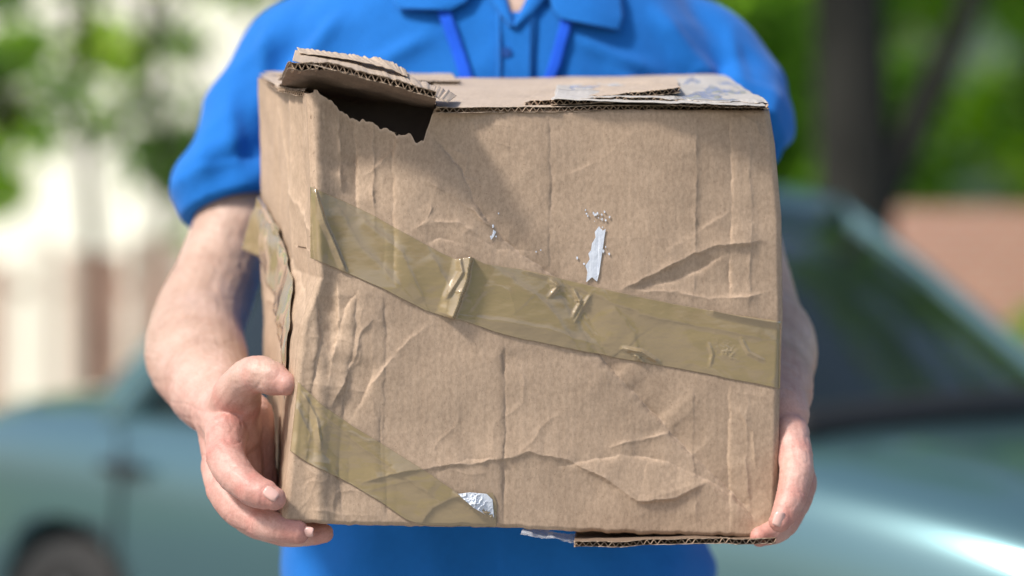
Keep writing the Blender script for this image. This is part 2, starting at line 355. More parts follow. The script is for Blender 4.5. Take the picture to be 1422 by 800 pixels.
tape('packing_tape_band',
 [(431,259),(470,276),(520,300),(565,325),(605,347),(632,360),(655,357),(672,366),(720,373),(800,392),(900,415),(990,432),(1084,447)],
 [(431,358),(468,373),(540,405),(590,431),(612,438),(629,443),(638,444),(700,465),(800,486),(880,501),(980,519),(1083,540)],
 cre=[([(600,352),(625,400),(618,438)],.8,7,1.0),([(690,372),(760,420),(800,478)],.5,7,.8),([(760,385),(900,440),(1060,470)],.5,8,-.7),([(500,300),(560,350),(590,420)],.6,8,1.0),
      ([(660,440),(760,455),(830,480)],.6,6,.7),([(850,420),(880,460),(890,500)],.5,6,.8),([(470,285),(500,340),(560,400)],.5,9,.7)],
 asym=[([(655,352),(648,390),(628,446)],8.0,26,4),([(638,356),(642,378),(622,412)],2.8,8,4),([(437,262),(452,310),(480,377)],3.6,8,3),([(985,430),(1030,440),(1084,449)],3.0,10,5),
       ([(866,484),(892,489),(915,503)],2.8,6,5),([(880,492),(890,500),(894,506)],1.6,4,3),([(797,403),(806,420),(797,440)],2.6,5,4),([(820,410),(808,428),(800,446)],2.0,4,3),([(766,390),(776,398),(764,412)],2.4,5,3),([(985,478),(990,492),(986,508)],1.0,5,3),([(1030,470),(1040,490),(1060,500)],1.0,5,3),([(730,376),(760,384),(785,400)],1.2,6,4)],
 spots=[(772,398,9,.8),(806,418,12,.8),(888,494,13,.9),(1010,488,18,.5),(640,405,9,.6)])
tape('packing_tape_corner',
 [(414,530),(445,560),(490,592),(540,622),(600,660),(640,688),(684,684),(690,700)],
 [(403,626),(430,644),(480,668),(530,698),(565,722),(585,729),(630,731),(689,732)],
 cre=[([(640,688),(600,705),(585,729)],1.0,6,1.2),([(420,550),(500,620),(600,690)],.6,7,-1.0),([(410,560),(430,600),(425,640)],1.0,6,1.0)],
 asym=[([(632,686),(660,704),(688,722)],2.0,6,6),([(422,548),(440,580),(446,620)],1.6,9,4)],
 spots=[(660,694,18,1.3),(676,712,12,1.2)],n=280)
tape('clear_tape_scrap',[(636,686),(652,684),(676,686),(684,694)],[(642,692),(658,706),(676,716),(686,718)],spots=[(660,700,20,2.0)],n=70,m=40,off=.0022,mats=[M_WHITE])
def side_tape(name,pa,pb,n=160,m=24,off=.002,wr=1.0):
    pa=np.array(pa,float); pb=np.array(pb,float); t=np.linspace(0,1,n)
    q=lambda p:(np.interp(t,np.linspace(0,1,len(p)),p[:,0]),np.interp(t,np.linspace(0,1,len(p)),p[:,1]))
    a0,b0=q(pa); a1,b1=q(pb); s=np.linspace(0,1,m)[:,None]
    Aq=a0*(1-s)+a1*s; Bq=b0*(1-s)+b1*s
    P=side_pt(np.clip(Aq,0,1),np.clip(Bq,0,1),off)
    P[...,0]-=1e-3*wr*(.9*np.clip(vn(Aq*300,Bq*500,40,91),0,1)+.3*vn(Aq*300,Bq*500,16,92)+.6)
    ex=np.clip(Aq-1,0,1)[...,None]; P=P+ex*np.array([-.10,.04,-.02])
    return grid_mesh(name,P,box,[M_TAPE],thick=.00015,offset=0)
side_tape('packing_tape_side',[(1.15,.40),(.9,.44),(.5,.54),(.2,.66),(.06,.72)],[(1.0,.28),(.8,.30),(.5,.38),(.25,.47),(.10,.58)],wr=1.8)
def free_tape(name,c,amp,seed):
    P,a,b=patch(c,90,50,amp,seed,(0,0,1)); P[...,2]+=.0010*np.clip(vn(a*200,b*200,22,seed+2),0,1)
    grid_mesh(name,P,box,[M_TAPE_CLEAR],thick=.00012,offset=0)
free_tape('clear_tape_top',[(935,136,2.05),(1056,142,2.05),(1000,105,2.30),(955,109,2.25)],1.0,101)
free_tape('clear_tape_left_part',[(800,135,2.05),(930,137,2.05),(925,120,2.15),(790,120,2.15)],.7,104)
free_tape('clear_tape_bottom',[(722,738,2.02),(800,756,2.0),(800,742,2.1),(735,733,2.08)],1.5,107)
def scrap(name,pts,off=.0009,mats=None):
    bm=bmesh.new()
    U=np.array([p[0] for p in pts],float); V=np.array([p[1] for p in pts],float)
    h,_=disp(U,V); D=base_d(U,V)+rnd(U,V)-h-off
    vs=[bm.verts.new(W(u,v,d)) for u,v,d in zip(U,V,D)]
    f=bm.faces.new(vs); bmesh.ops.triangulate(bm,faces=[f])
    me=bpy.data.meshes.new(name); bm.to_mesh(me); bm.free()
    o=obj(name,me,box,mats or [M_WHITE]); s=o.modifiers.new('s','SOLIDIFY'); s.thickness=.0004; s.offset=0
scrap('label_residue',[(832,314),(836,321),(841,318),(839,329),(835,335),(837,345),(832,352),(834,362),(830,370),(832,380),(827,384),(829,391),(822,385),(814,392),(816,378),(813,369),(819,360),(817,352),(823,345),(822,338),(827,330),(826,322)])
fl=[(825,305),(826,300),(818,300),(835,305),(684,325),(684,298),(690,322),(836,352),(812,365),(740,350),(832,310),(842,320)]
for i in range(34):
    cx,cy=random.choice(fl); cx+=random.gauss(0,9); cy+=random.gauss(0,6)
    r=random.uniform(.5,1.8); n=6; k=random.uniform(0,6)
    scrap('label_fleck_%d'%i,[(cx+r*random.uniform(.5,1.3)*math.cos(k+j*6.283/n),cy+1.5*r*random.uniform(.5,1.3)*math.sin(k+j*6.283/n)) for j in range(n)])
scrap('label_fleck_a',[(685,319),(689,322),(686,328),(682,333),(681,330),(684,325)])

# ------------------------------------------------------------------ person
man=empty('delivery_man')
def tube(bm,pts,rad,seg=20,out=None):
    pts=[Vector(p) for p in pts]
    P=[];R=[]
    n=len(pts)
    for i in range(n-1):
        p0=pts[max(i-1,0)];p1=pts[i];p2=pts[i+1];p3=pts[min(i+2,n-1)]
        for k in range(8):
            t=k/8
            P.append(.5*((2*p1)+(p2-p0)*t+(2*p0-5*p1+4*p2-p3)*t*t+(3*p1-p0-3*p2+p3)*t**3)); s=t*t*(3-2*t); R.append(rad[i]*(1-s)+rad[i+1]*s)
    P.append(pts[-1]);R.append(rad[-1])
    if out is not None: out.append((P,R))
    def cap(p,d,r): return [(p+d*r*math.sin(a),r*math.cos(a)) for a in (math.radians(x) for x in (80,60,40,20))]
    d0=(P[0]-P[1]).normalized(); d1=(P[-1]-P[-2]).normalized()
    L0=cap(P[0],d0,R[0]); L1=cap(P[-1],d1,R[-1])[::-1]
    allp=[x[0] for x in L0]+P+[x[0] for x in L1]; allr=[x[1] for x in L0]+R+[x[1] for x in L1]
    rings=[]; prev=None
    for i,(p,r) in enumerate(zip(allp,allr)):
        t=(allp[min(i+1,len(allp)-1)]-allp[max(i-1,0)]).normalized()
        ax=t.orthogonal().normalized() if prev is None else (prev-t*prev.dot(t)).normalized()
        prev=ax; ay=t.cross(ax)
        rings.append([bm.verts.new(p+(ax*math.cos(a)+ay*math.sin(a))*r) for a in [2*math.pi*j/seg for j in range(seg)]])
    for r0,r1 in zip(rings[:-1],rings[1:]):
        for j in range(seg): bm.faces.new((r0[j],r0[(j+1)%seg],r1[(j+1)%seg],r1[j]))
    bm.faces.new(rings[0][::-1]); bm.faces.new(rings[-1])
def fuse(name,bm,voxel,sm,parent,mats):
    bmesh.ops.recalc_face_normals(bm,faces=bm.faces)
    me=bpy.data.meshes.new(name); bm.to_mesh(me); bm.free(); o=obj(name,me,parent)
    r=o.modifiers.new('r','REMESH'); r.mode='VOXEL'; r.voxel_size=voxel
    s=o.modifiers.new('sm','SMOOTH'); s.iterations=sm; s.factor=.5
    dg=bpy.context.evaluated_depsgraph_get(); m2=bpy.data.meshes.new_from_object(o.evaluated_get(dg))
    o.modifiers.clear(); o.data=m2; m2.materials.clear()
    for m in mats: m2.materials.append(m)
    smooth(m2); return o
def arrays(me):
    n=len(me.vertices); co=np.empty(n*3); me.vertices.foreach_get('co',co); no=np.empty(n*3); me.vertices.foreach_get('normal',no)
    return co.reshape(-1,3),no.reshape(-1,3)
bm=bmesh.new()
CX=-.012; CY=2.475
rings=[(.86,.200,.125),(.90,.214,.134),(.97,.222,.138),(1.10,.212,.132),(1.22,.216,.134),(1.32,.226,.138),(1.40,.234,.136),(1.46,.236,.130),(1.51,.226,.118),(1.55,.190,.105),(1.585,.12,.088),(1.61,.082,.078),(1.63,.07,.07)]
RR=[]
for z,a_,b_ in rings:
    cy=CY+(.0 if z<1.4 else (z-1.4)*.06)
    RR.append([bm.verts.new((CX+a_*math.copysign(abs(math.cos(t))**.85,math.cos(t)),cy+b_*math.copysign(abs(math.sin(t))**.85,math.sin(t)),z)) for t in [2*math.pi*j/48 for j in range(48)]])
for r0,r1 in zip(RR[:-1],RR[1:]):
    for j in range(48): bm.faces.new((r0[j],r0[(j+1)%48],r1[(j+1)%48],r1[j]))
bm.faces.new(RR[0][::-1]); bm.faces.new(RR[-1])
HL=W(333,293,2.41); HR=Vector((.216,2.42,1.395))
tube(bm,[(-.10,2.48,1.50),(-.205,2.48,1.482),(-.250,2.465,1.43),tuple(W(322,240,2.425)),tuple(HL)],[.075,.068,.062,.056,.053],28)
tube(bm,[(.08,2.48,1.50),(.185,2.48,1.482),(.222,2.465,1.44),tuple(HR)],[.075,.066,.058,.052],28)
shirt=fuse('polo_shirt',bm,.005,7,man,[M_SHIRT])
me=shirt.data; co,no=arrays(me)
for Hc,ax in ((HL,(W(333,293,2.41)-W(322,240,2.425))),(HR,HR-Vector((.222,2.465,1.44)))):
    axn=np.array(ax.normalized()); rel=co-np.array(Hc); s=rel@axn; rad=np.linalg.norm(rel-s[:,None]*axn,axis=1)
    m=(s>0)&(rad<.075)&(s<.09); co[m]-=(s[m]*.97)[:,None]*axn
    ring=(s>-.03)&(s<.02)&(rad<.08)&(rad>.035)
    rr=(rel-s[:,None]*axn)/np.maximum(rad,1e-6)[:,None]; co[ring]+=rr[ring]*.003
X,Y,Z=co.T; h=np.zeros(len(X))
side=np.clip((np.abs(X-CX)-.05)/.15,0,1)
xa=(X-CX)*1000; za=Z*1000
w1=vn((xa*.75+za*.66)*.35,(za*.75-xa*.66),34,71); w2=vn((xa*.75-za*.66)*.35,(za*.75+xa*.66),34,72)
h+=.0065*np.where(X<CX,w1,w2)*(.4+side)+.0035*vn(xa,za,80,73)
for sx in(-1,1):
    for (x0,z0,x1,z1,am) in ((.21,1.40,.10,1.47,.008),(.20,1.37,.09,1.41,.008),(.22,1.44,.15,1.53,.007),(.19,1.34,.10,1.36,.006),(.165,1.46,.06,1.50,.005),(.24,1.43,.23,1.52,.006),(.255,1.36,.27,1.45,.006),(.28,1.34,.295,1.40,.004)):
        d,s,arc,tot=polydist(X*1000,Z*1000,[((CX+sx*x0)*1000,z0*1000),((CX+sx*(x0+x1)/2)*1000,((z0+z1)/2-.006)*1000),((CX+sx*x1)*1000,z1*1000)])
        h+=am*np.exp(-(d/8)**2)*np.clip(np.minimum(arc,tot-arc)/30,0,1)
low=np.clip((1.15-Z)/.15,0,1); h+=low*.008*vn(xa,za*.25,45,74)
sl=np.clip((np.abs(X-CX)-.2)/.05,0,1); h+=sl*.005*vn((Z*.9+np.abs(X)*.5)*1000,Y*300,28,75)
h*=np.clip((1.6-Z)/.08,0.1,1)
co+=no*h[:,None]; me.vertices.foreach_set('co',co.reshape(-1)); me.update()
bvh=BVHTree.FromPolygons([v.co[:] for v in me.vertices],[p.vertices[:] for p in me.polygons])
def on_shirt(u,v,off,d0=2.36):
    p=W(u,v,d0); hit=bvh.ray_cast(Vector((p.x,2.0,p.z)),Vector((0,1,0)))
    y=hit[0].y if hit[0] else 2.42
    q=W(u,v,y-off); hit=bvh.ray_cast(Vector((q.x,2.0,q.z)),Vector((0,1,0)))
    y=hit[0].y if hit[0] else 2.42
    return W(u,v,y-off)
def cloth_strip(name,A,B,off,n=60,m=10,mats=None,th=.0018,curl=0):
    A=np.array(A,float);B=np.array(B,float);t=np.linspace(0,1,n)
    f=lambda p:(np.interp(t,np.linspace(0,1,len(p)),p[:,0]),np.interp(t,np.linspace(0,1,len(p)),p[:,1]))
    a0,a1=f(A);b0,b1=f(B); P=np.zeros((m,n,3))
    for i in range(m):
        s=i/(m-1)
        for j in range(n):
            P[i,j]=on_shirt(a0[j]*(1-s)+b0[j]*s,a1[j]*(1-s)+b1[j]*s,off+curl*math.sin(s*math.pi))
    return grid_mesh(name,P,man,mats or [M_SHIRT],thick=th,offset=0)
bm=bmesh.new()
tube(bm,[(CX,2.47,1.50),(CX,2.475,1.60),(CX,2.465,1.68),(CX,2.45,1.74)],[.062,.060,.058,.05],28)
tube(bm,[(CX,2.40,1.46),(CX,2.425,1.53),(CX,2.46,1.58)],[.03,.045,.05],20)
hd=bmesh.ops.create_uvsphere(bm,u_segments=32,v_segments=24,radius=1)['verts']
for v in hd:
    z=v.co.z; w=1-.22*max(0,-z)**1.5; v.co=Vector((CX+v.co.x*.077*w,2.45+v.co.y*.098*w-.012*max(0,-z),1.775+z*.122))
tube(bm,[(CX,2.357,1.785),(CX,2.343,1.762),(CX,2.330,1.745)],[.008,.010,.014],12)
tube(bm,[(CX-.02,2.362,1.708),(CX,2.353,1.71),(CX+.02,2.362,1.708)],[.006,.009,.006],10)
tube(bm,[(CX-.02,2.362,1.699),(CX,2.354,1.697),(CX+.02,2.362,1.699)],[.006,.009,.006],10)
tube(bm,[(CX-.05,2.375,1.805),(CX-.025,2.358,1.81)],[.008,.008],10); tube(bm,[(CX+.05,2.375,1.805),(CX+.025,2.358,1.81)],[.008,.008],10)
for s in(-1,1): tube(bm,[(CX+s*.077,2.455,1.80),(CX+s*.087,2.465,1.775),(CX+s*.076,2.452,1.745)],[.012,.014,.009],10)
fuse('head_and_neck',bm,.004,3,man,[M_SKIN])
M_EYE=mat('eye_white',(.8,.8,.78),.2); M_IRIS=mat('iris',(.05,.08,.12),.1)
for s in(-1,1):
    for nm,r,y,mt in(('eye',.012,2.372,M_EYE),('iris',.006,2.3635,M_IRIS)):
        bm=bmesh.new(); bmesh.ops.create_uvsphere(bm,u_segments=16,v_segments=12,radius=r,matrix=Matrix.Translation((CX+s*.032,y,1.778)))
        me=bpy.data.meshes.new(nm); bm.to_mesh(me); bm.free(); smooth(me); obj(nm,me,man,[mt])
bm=bmesh.new(); hd=bmesh.ops.create_uvsphere(bm,u_segments=40,v_segments=30,radius=1)['verts']
for v in hd: v.co=Vector((CX+v.co.x*.084,2.462+v.co.y*.104,1.79+v.co.z*.118))
dl=[v for v in bm.verts if v.co.z<1.835-(v.co.y-2.36)*.9 or v.co.z<1.70]
bmesh.ops.delete(bm,geom=dl,context='VERTS')
for v in bm.verts: v.co+=Vector(noise.noise_vector(v.co*40))*.004
me=bpy.data.meshes.new('hair'); bm.to_mesh(me); bm.free(); smooth(me); o=obj('hair',me,man,[M_HAIR]); s=o.modifiers.new('s','SOLIDIFY'); s.thickness=.006
cloth_strip('open_neck_skin',[(676,-75),(688,-5),(708,36)],[(764,-75),(752,-5),(716,36)],.0015,mats=[M_SKIN],th=.001)
cloth_strip('placket',[(689,18),(690,80),(688,160),(688,260)],[(744,16),(741,80),(740,160),(740,260)],.0035,m=12)
cloth_strip('placket_seam',[(693,20),(694,90),(692,260)],[(695,20),(696,90),(694,260)],.0055,m=3,mats=[M_SEAM],th=.0012)
cloth_strip('placket_seam',[(736,20),(735,90),(734,260)],[(738,20),(737,90),(736,260)],.0055,m=3,mats=[M_SEAM],th=.0012)
cloth_strip('collar_edge_left',[(640,-60),(668,-20),(690,14),(709,38)],[(676,-78),(694,-30),(704,0),(713,34)],.006,m=8,curl=.003)
cloth_strip('collar_edge_right',[(790,-60),(765,-10),(740,20),(716,40)],[(756,-78),(742,-30),(728,6),(713,34)],.006,m=8,curl=.003)
cloth_strip('collar_leaf_left',[(600,-85),(572,-50),(552,-15),(547,4),(553,12)],[(676,-80),(670,-45),(660,-15),(648,3),(626,14)],.009,m=20,curl=.004,th=.0025)
cloth_strip('collar_leaf_right',[(752,-80),(758,-40),(762,-5),(768,14),(778,26)],[(820,-85),(848,-45),(862,-8),(866,24),(860,42)],.009,m=20,curl=.004,th=.0025)
cloth_strip('lanyard',[(597,-60),(606,12),(628,75),(655,160)],[(613,-60),(624,12),(646,75),(673,160)],.0055,mats=[M_LAN],m=5)
cloth_strip('lanyard',[(792,-60),(777,36),(762,90),(735,160)],[(806,-60),(793,36),(779,90),(751,160)],.0055,mats=[M_LAN],m=5)
for v_ in (73,175):
    p=on_shirt(703,v_,.006); bm=bmesh.new()
    bmesh.ops.create_cone(bm,cap_ends=True,segments=24,radius1=.0056,radius2=.005,depth=.002,matrix=Matrix.Translation(p)@Matrix.Rotation(math.pi/2,4,'X'))
    me=bpy.data.meshes.new('button'); bm.to_mesh(me); bm.free(); obj('button',me,man,[M_BUTTON])
def hem(Hc,ax,r):
    ax=ax.normalized(); bm=bmesh.new(); x=ax.orthogonal().normalized(); y=ax.cross(x); RG=[]
    for s,rr in((-.024,r),(-.020,r+.0016),(-.004,r+.0026),(.002,r+.0016),(.002,r-.006)):
        RG.append([bm.verts.new(Hc+ax*s+(x*math.cos(t)+y*math.sin(t))*(rr+.0012*math.sin(3*t+1)+.0008*math.sin(7*t))) for t in [2*math.pi*j/60 for j in range(60)]])
    for r0,r1 in zip(RG[:-1],RG[1:]):
        for j in range(60): bm.faces.new((r0[j],r0[(j+1)%60],r1[(j+1)%60],r1[j]))
    me=bpy.data.meshes.new('sleeve_hem'); bm.to_mesh(me); bm.free(); smooth(me); obj('sleeve_hem',me,man,[M_SHIRT])
def arm(name,chain,palm,fingers,nails,hy):
    bm=bmesh.new()
    tube(bm,[W(*c[:3]) for c in chain],[c[3] for c in chain],28)
    for a,b_,r0,r1 in palm: tube(bm,[W(*a),W(*b_)],[r0,r1],18)
    paths=[]
    for f in fingers: tube(bm,[W(*c[:3]) for c in f],[c[3] for c in f],16,out=paths)
    o=fuse(name,bm,.0015,4,man,[M_SKIN])
    me=o.data; co,no=arrays(me); h=np.zeros(len(co)); flush=np.zeros(len(co))
    for (P,R) in paths:
        nseg=(len(P)-1)//8
        J=[j for j in sorted({1,nseg-2}) if 0<j<nseg]
        for j in J+[nseg]:
            k=min(j*8,len(P)-1); p=np.array(P[k][:]); d=np.array((P[min(k+1,len(P)-1)]-P[max(k-1,0)]).normalized()[:]); r=R[k]
            rel=co-p; s=rel@d; dist=np.linalg.norm(rel,axis=1)
            wgt=np.clip((1.75-dist/r)*3,0,1)
            if j!=nseg:
                for off,dep in((-.0045,.35),(-.0018,.6),(.0012,.55),(.0042,.4)):
                    h-=wgt*dep*1e-3*np.exp(-((s-off+.0006*vn(co[:,0]*1000+co[:,2]*700,co[:,1]*1000,5,110))/.0008)**2)
                h+=wgt*.0008*np.exp(-(s/.007)**2)
                flush+=.32*wgt*np.exp(-(s/.007)**2)
            else: flush+=.35*np.clip((2.2-dist/r),0,1)
    x,y,z=(co*1000).T
    h+=1e-3*(.6*vn(x+.4*y,z,16,111)+.25*vn(x,z+y*.5,7,112)+.10*vn(x+y,z,3,113))
    h-=1e-3*.45*np.clip(1-np.abs(vn(x+.3*y,z,13,114))*6,0,1)
    co+=no*h[:,None]; me.vertices.foreach_set('co',co.reshape(-1)); me.update()
    at=me.attributes.new('hand','FLOAT','POINT'); at.data.foreach_set('value',np.clip((hy-co[:,2])/.06,0,1).astype(np.float32))
    at=me.attributes.new('flush','FLOAT','POINT'); at.data.foreach_set('value',np.clip(flush,0,.5).astype(np.float32))
    for (c,d,nrm,w,l) in nails:
        c=W(*c); d=(W(*d)-c).normalized(); nrm=Vector(nrm).normalized(); nrm=(nrm-d*nrm.dot(d)).normalized(); s=d.cross(nrm)
        bm=bmesh.new(); g=[]
        for i in range(9):
            row=[]
            for j in range(9):
                a=(i/8-.5)*2; b_=(j/8-.5)*2
                k=math.sqrt(max(0,1-abs(b_)**3.5*.55))
                row.append(bm.verts.new(c+d*(b_*l)+s*(a*w*k)-nrm*(a*a*w*.45)-nrm*(max(0,b_)**2*l*.15)))
            g.append(row)
        for i in range(8):
            for j in range(8): bm.faces.new((g[i][j],g[i+1][j],g[i+1][j+1],g[i][j+1]))
        me=bpy.data.meshes.new('fingernail'); bm.to_mesh(me); bm.free(); smooth(me); q=obj('fingernail',me,man,[M_NAIL]); m=q.modifiers.new('s','SOLIDIFY'); m.thickness=.0007; m.offset=0
    return o
arm('right_arm_and_hand',
 [(335,230,2.44,.042),(333,300,2.41,.043),(303,380,2.37,.042),(276,448,2.325,.045),(273,492,2.27,.048),(290,535,2.18,.039),(312,570,2.115,.030),(322,600,2.09,.026)],
 [((312,575,2.10),(316,602,2.062),.026,.018),((312,590,2.11),(311,645,2.085),.025,.0185),((315,600,2.12),(322,678,2.11),.025,.018),((320,600,2.13),(338,696,2.13),.024,.016),((310,580,2.10),(330,550,2.068),.024,.020),((326,600,2.10),(335,660,2.10),.022,.020),((316,602,2.062),(311,645,2.085),.016,.016),((311,645,2.085),(322,678,2.11),.016,.016),((332,600,2.085),(340,560,2.065),.017,.014),
  ((350,575,2.115),(360,680,2.125),.019,.017),((345,600,2.14),(366,700,2.16),.018,.014)],
 [[(314,602,2.060,.0185),(314,634,2.038,.0162),(327,658,2.020,.0158),(350,679,2.003,.0135),(366,686,1.997,.0128),(381,692,1.993,.0102)],
  [(308,646,2.082,.018),(312,680,2.062,.0155),(330,706,2.045,.0150),(362,726,2.025,.0130),(385,733,2.015,.0122),(414,739,2.007,.0098)],
  [(322,678,2.11,.0165),(334,706,2.10,.0145),(352,724,2.085,.014),(392,739,2.06,.0115),(420,742,2.05,.0108),(450,741,2.04,.0085)],
  [(338,694,2.13,.014),(354,714,2.13,.012),(377,724,2.12,.0118),(412,729,2.10,.010),(442,728,2.09,.008)],
  [(314,582,2.095,.023),(328,548,2.066,.0195),(341,527,2.048,.0165),(359,520,2.033,.0155),(379,526,2.024,.0145),(398,533,2.016,.0100)]],
 [((377,684,1.9835),(387,691,1.982),(.25,-1,.45),.0052,.0064),((428,739,1.9990),(440,741,1.997),(.2,-1,-.1),.004,.004)],1.20)
hem(HL,(W(333,293,2.41)-W(322,240,2.425)),.0535)
arm('left_arm_and_hand',
 [(1000,180,2.46,.042),(1012,250,2.42,.043),(1025,330,2.38,.041),(1048,430,2.33,.043),(1064,482,2.28,.048),(1068,530,2.19,.040),(1076,572,2.12,.030),(1080,600,2.11,.026)],
 [((1080,580,2.11),(1096,604,2.094),.022,.0175),((1082,590,2.12),(1100,636,2.117),.022,.0175),((1078,600,2.13),(1096,669,2.142),.022,.015),((1078,600,2.14),(1086,692,2.162),.022,.014),((1098,604,2.092),(1100,636,2.117),.015,.015)],
 [[(1097,602,2.088,.0172),(1104,632,2.073,.0152),(1106,655,2.061,.0148),(1099,690,2.050,.0126),(1092,708,2.044,.0118),(1083,724,2.038,.0096)],
  [(1102,636,2.117,.0160),(1110,666,2.107,.0145),(1107,690,2.097,.0138),(1093,722,2.082,.0115),(1080,736,2.072,.0108),(1055,746,2.057,.0088)],
  [(1096,669,2.142,.0145),(1100,698,2.137,.013),(1093,717,2.132,.0128),(1070,734,2.112,.0108),(1040,739,2.102,.0085)],
  [(1086,692,2.162,.013),(1083,714,2.162,.0115),(1065,724,2.152,.0105),(1035,728,2.142,.008)],
  [(1076,600,2.15,.018),(1078,575,2.16,.0155),(1074,550,2.165,.014),(1070,535,2.16,.0115)]],
 [((1083,721,2.0282),(1079,733,2.027),(.3,-1,.15),.0050,.0062)],1.20)
hem(HR,HR-Vector((.222,2.465,1.44)),.0525)
bm=bmesh.new()
tube(bm,[(CX-.07,2.48,.92),(CX-.10,2.475,.80),(CX-.115,2.46,.50),(CX-.125,2.485,.10)],[.12,.098,.072,.062],24)
tube(bm,[(CX+.07,2.48,.92),(CX+.10,2.475,.80),(CX+.115,2.46,.50),(CX+.125,2.485,.10)],[.12,.098,.072,.062],24)
fuse('trousers',bm,.010,4,man,[M_TROUS])
for s in(-1,1):
    bm=bmesh.new(); x=CX+s*.128
    tube(bm,[(x,2.53,.05),(x,2.44,.055),(x+s*.01,2.34,.045),(x+s*.015,2.28,.04)],[.045,.045,.044,.036],16)
    for v in bm.verts: v.co.z=max(v.co.z,.004)
    fuse('shoe',bm,.006,2,man,[M_SHOE])

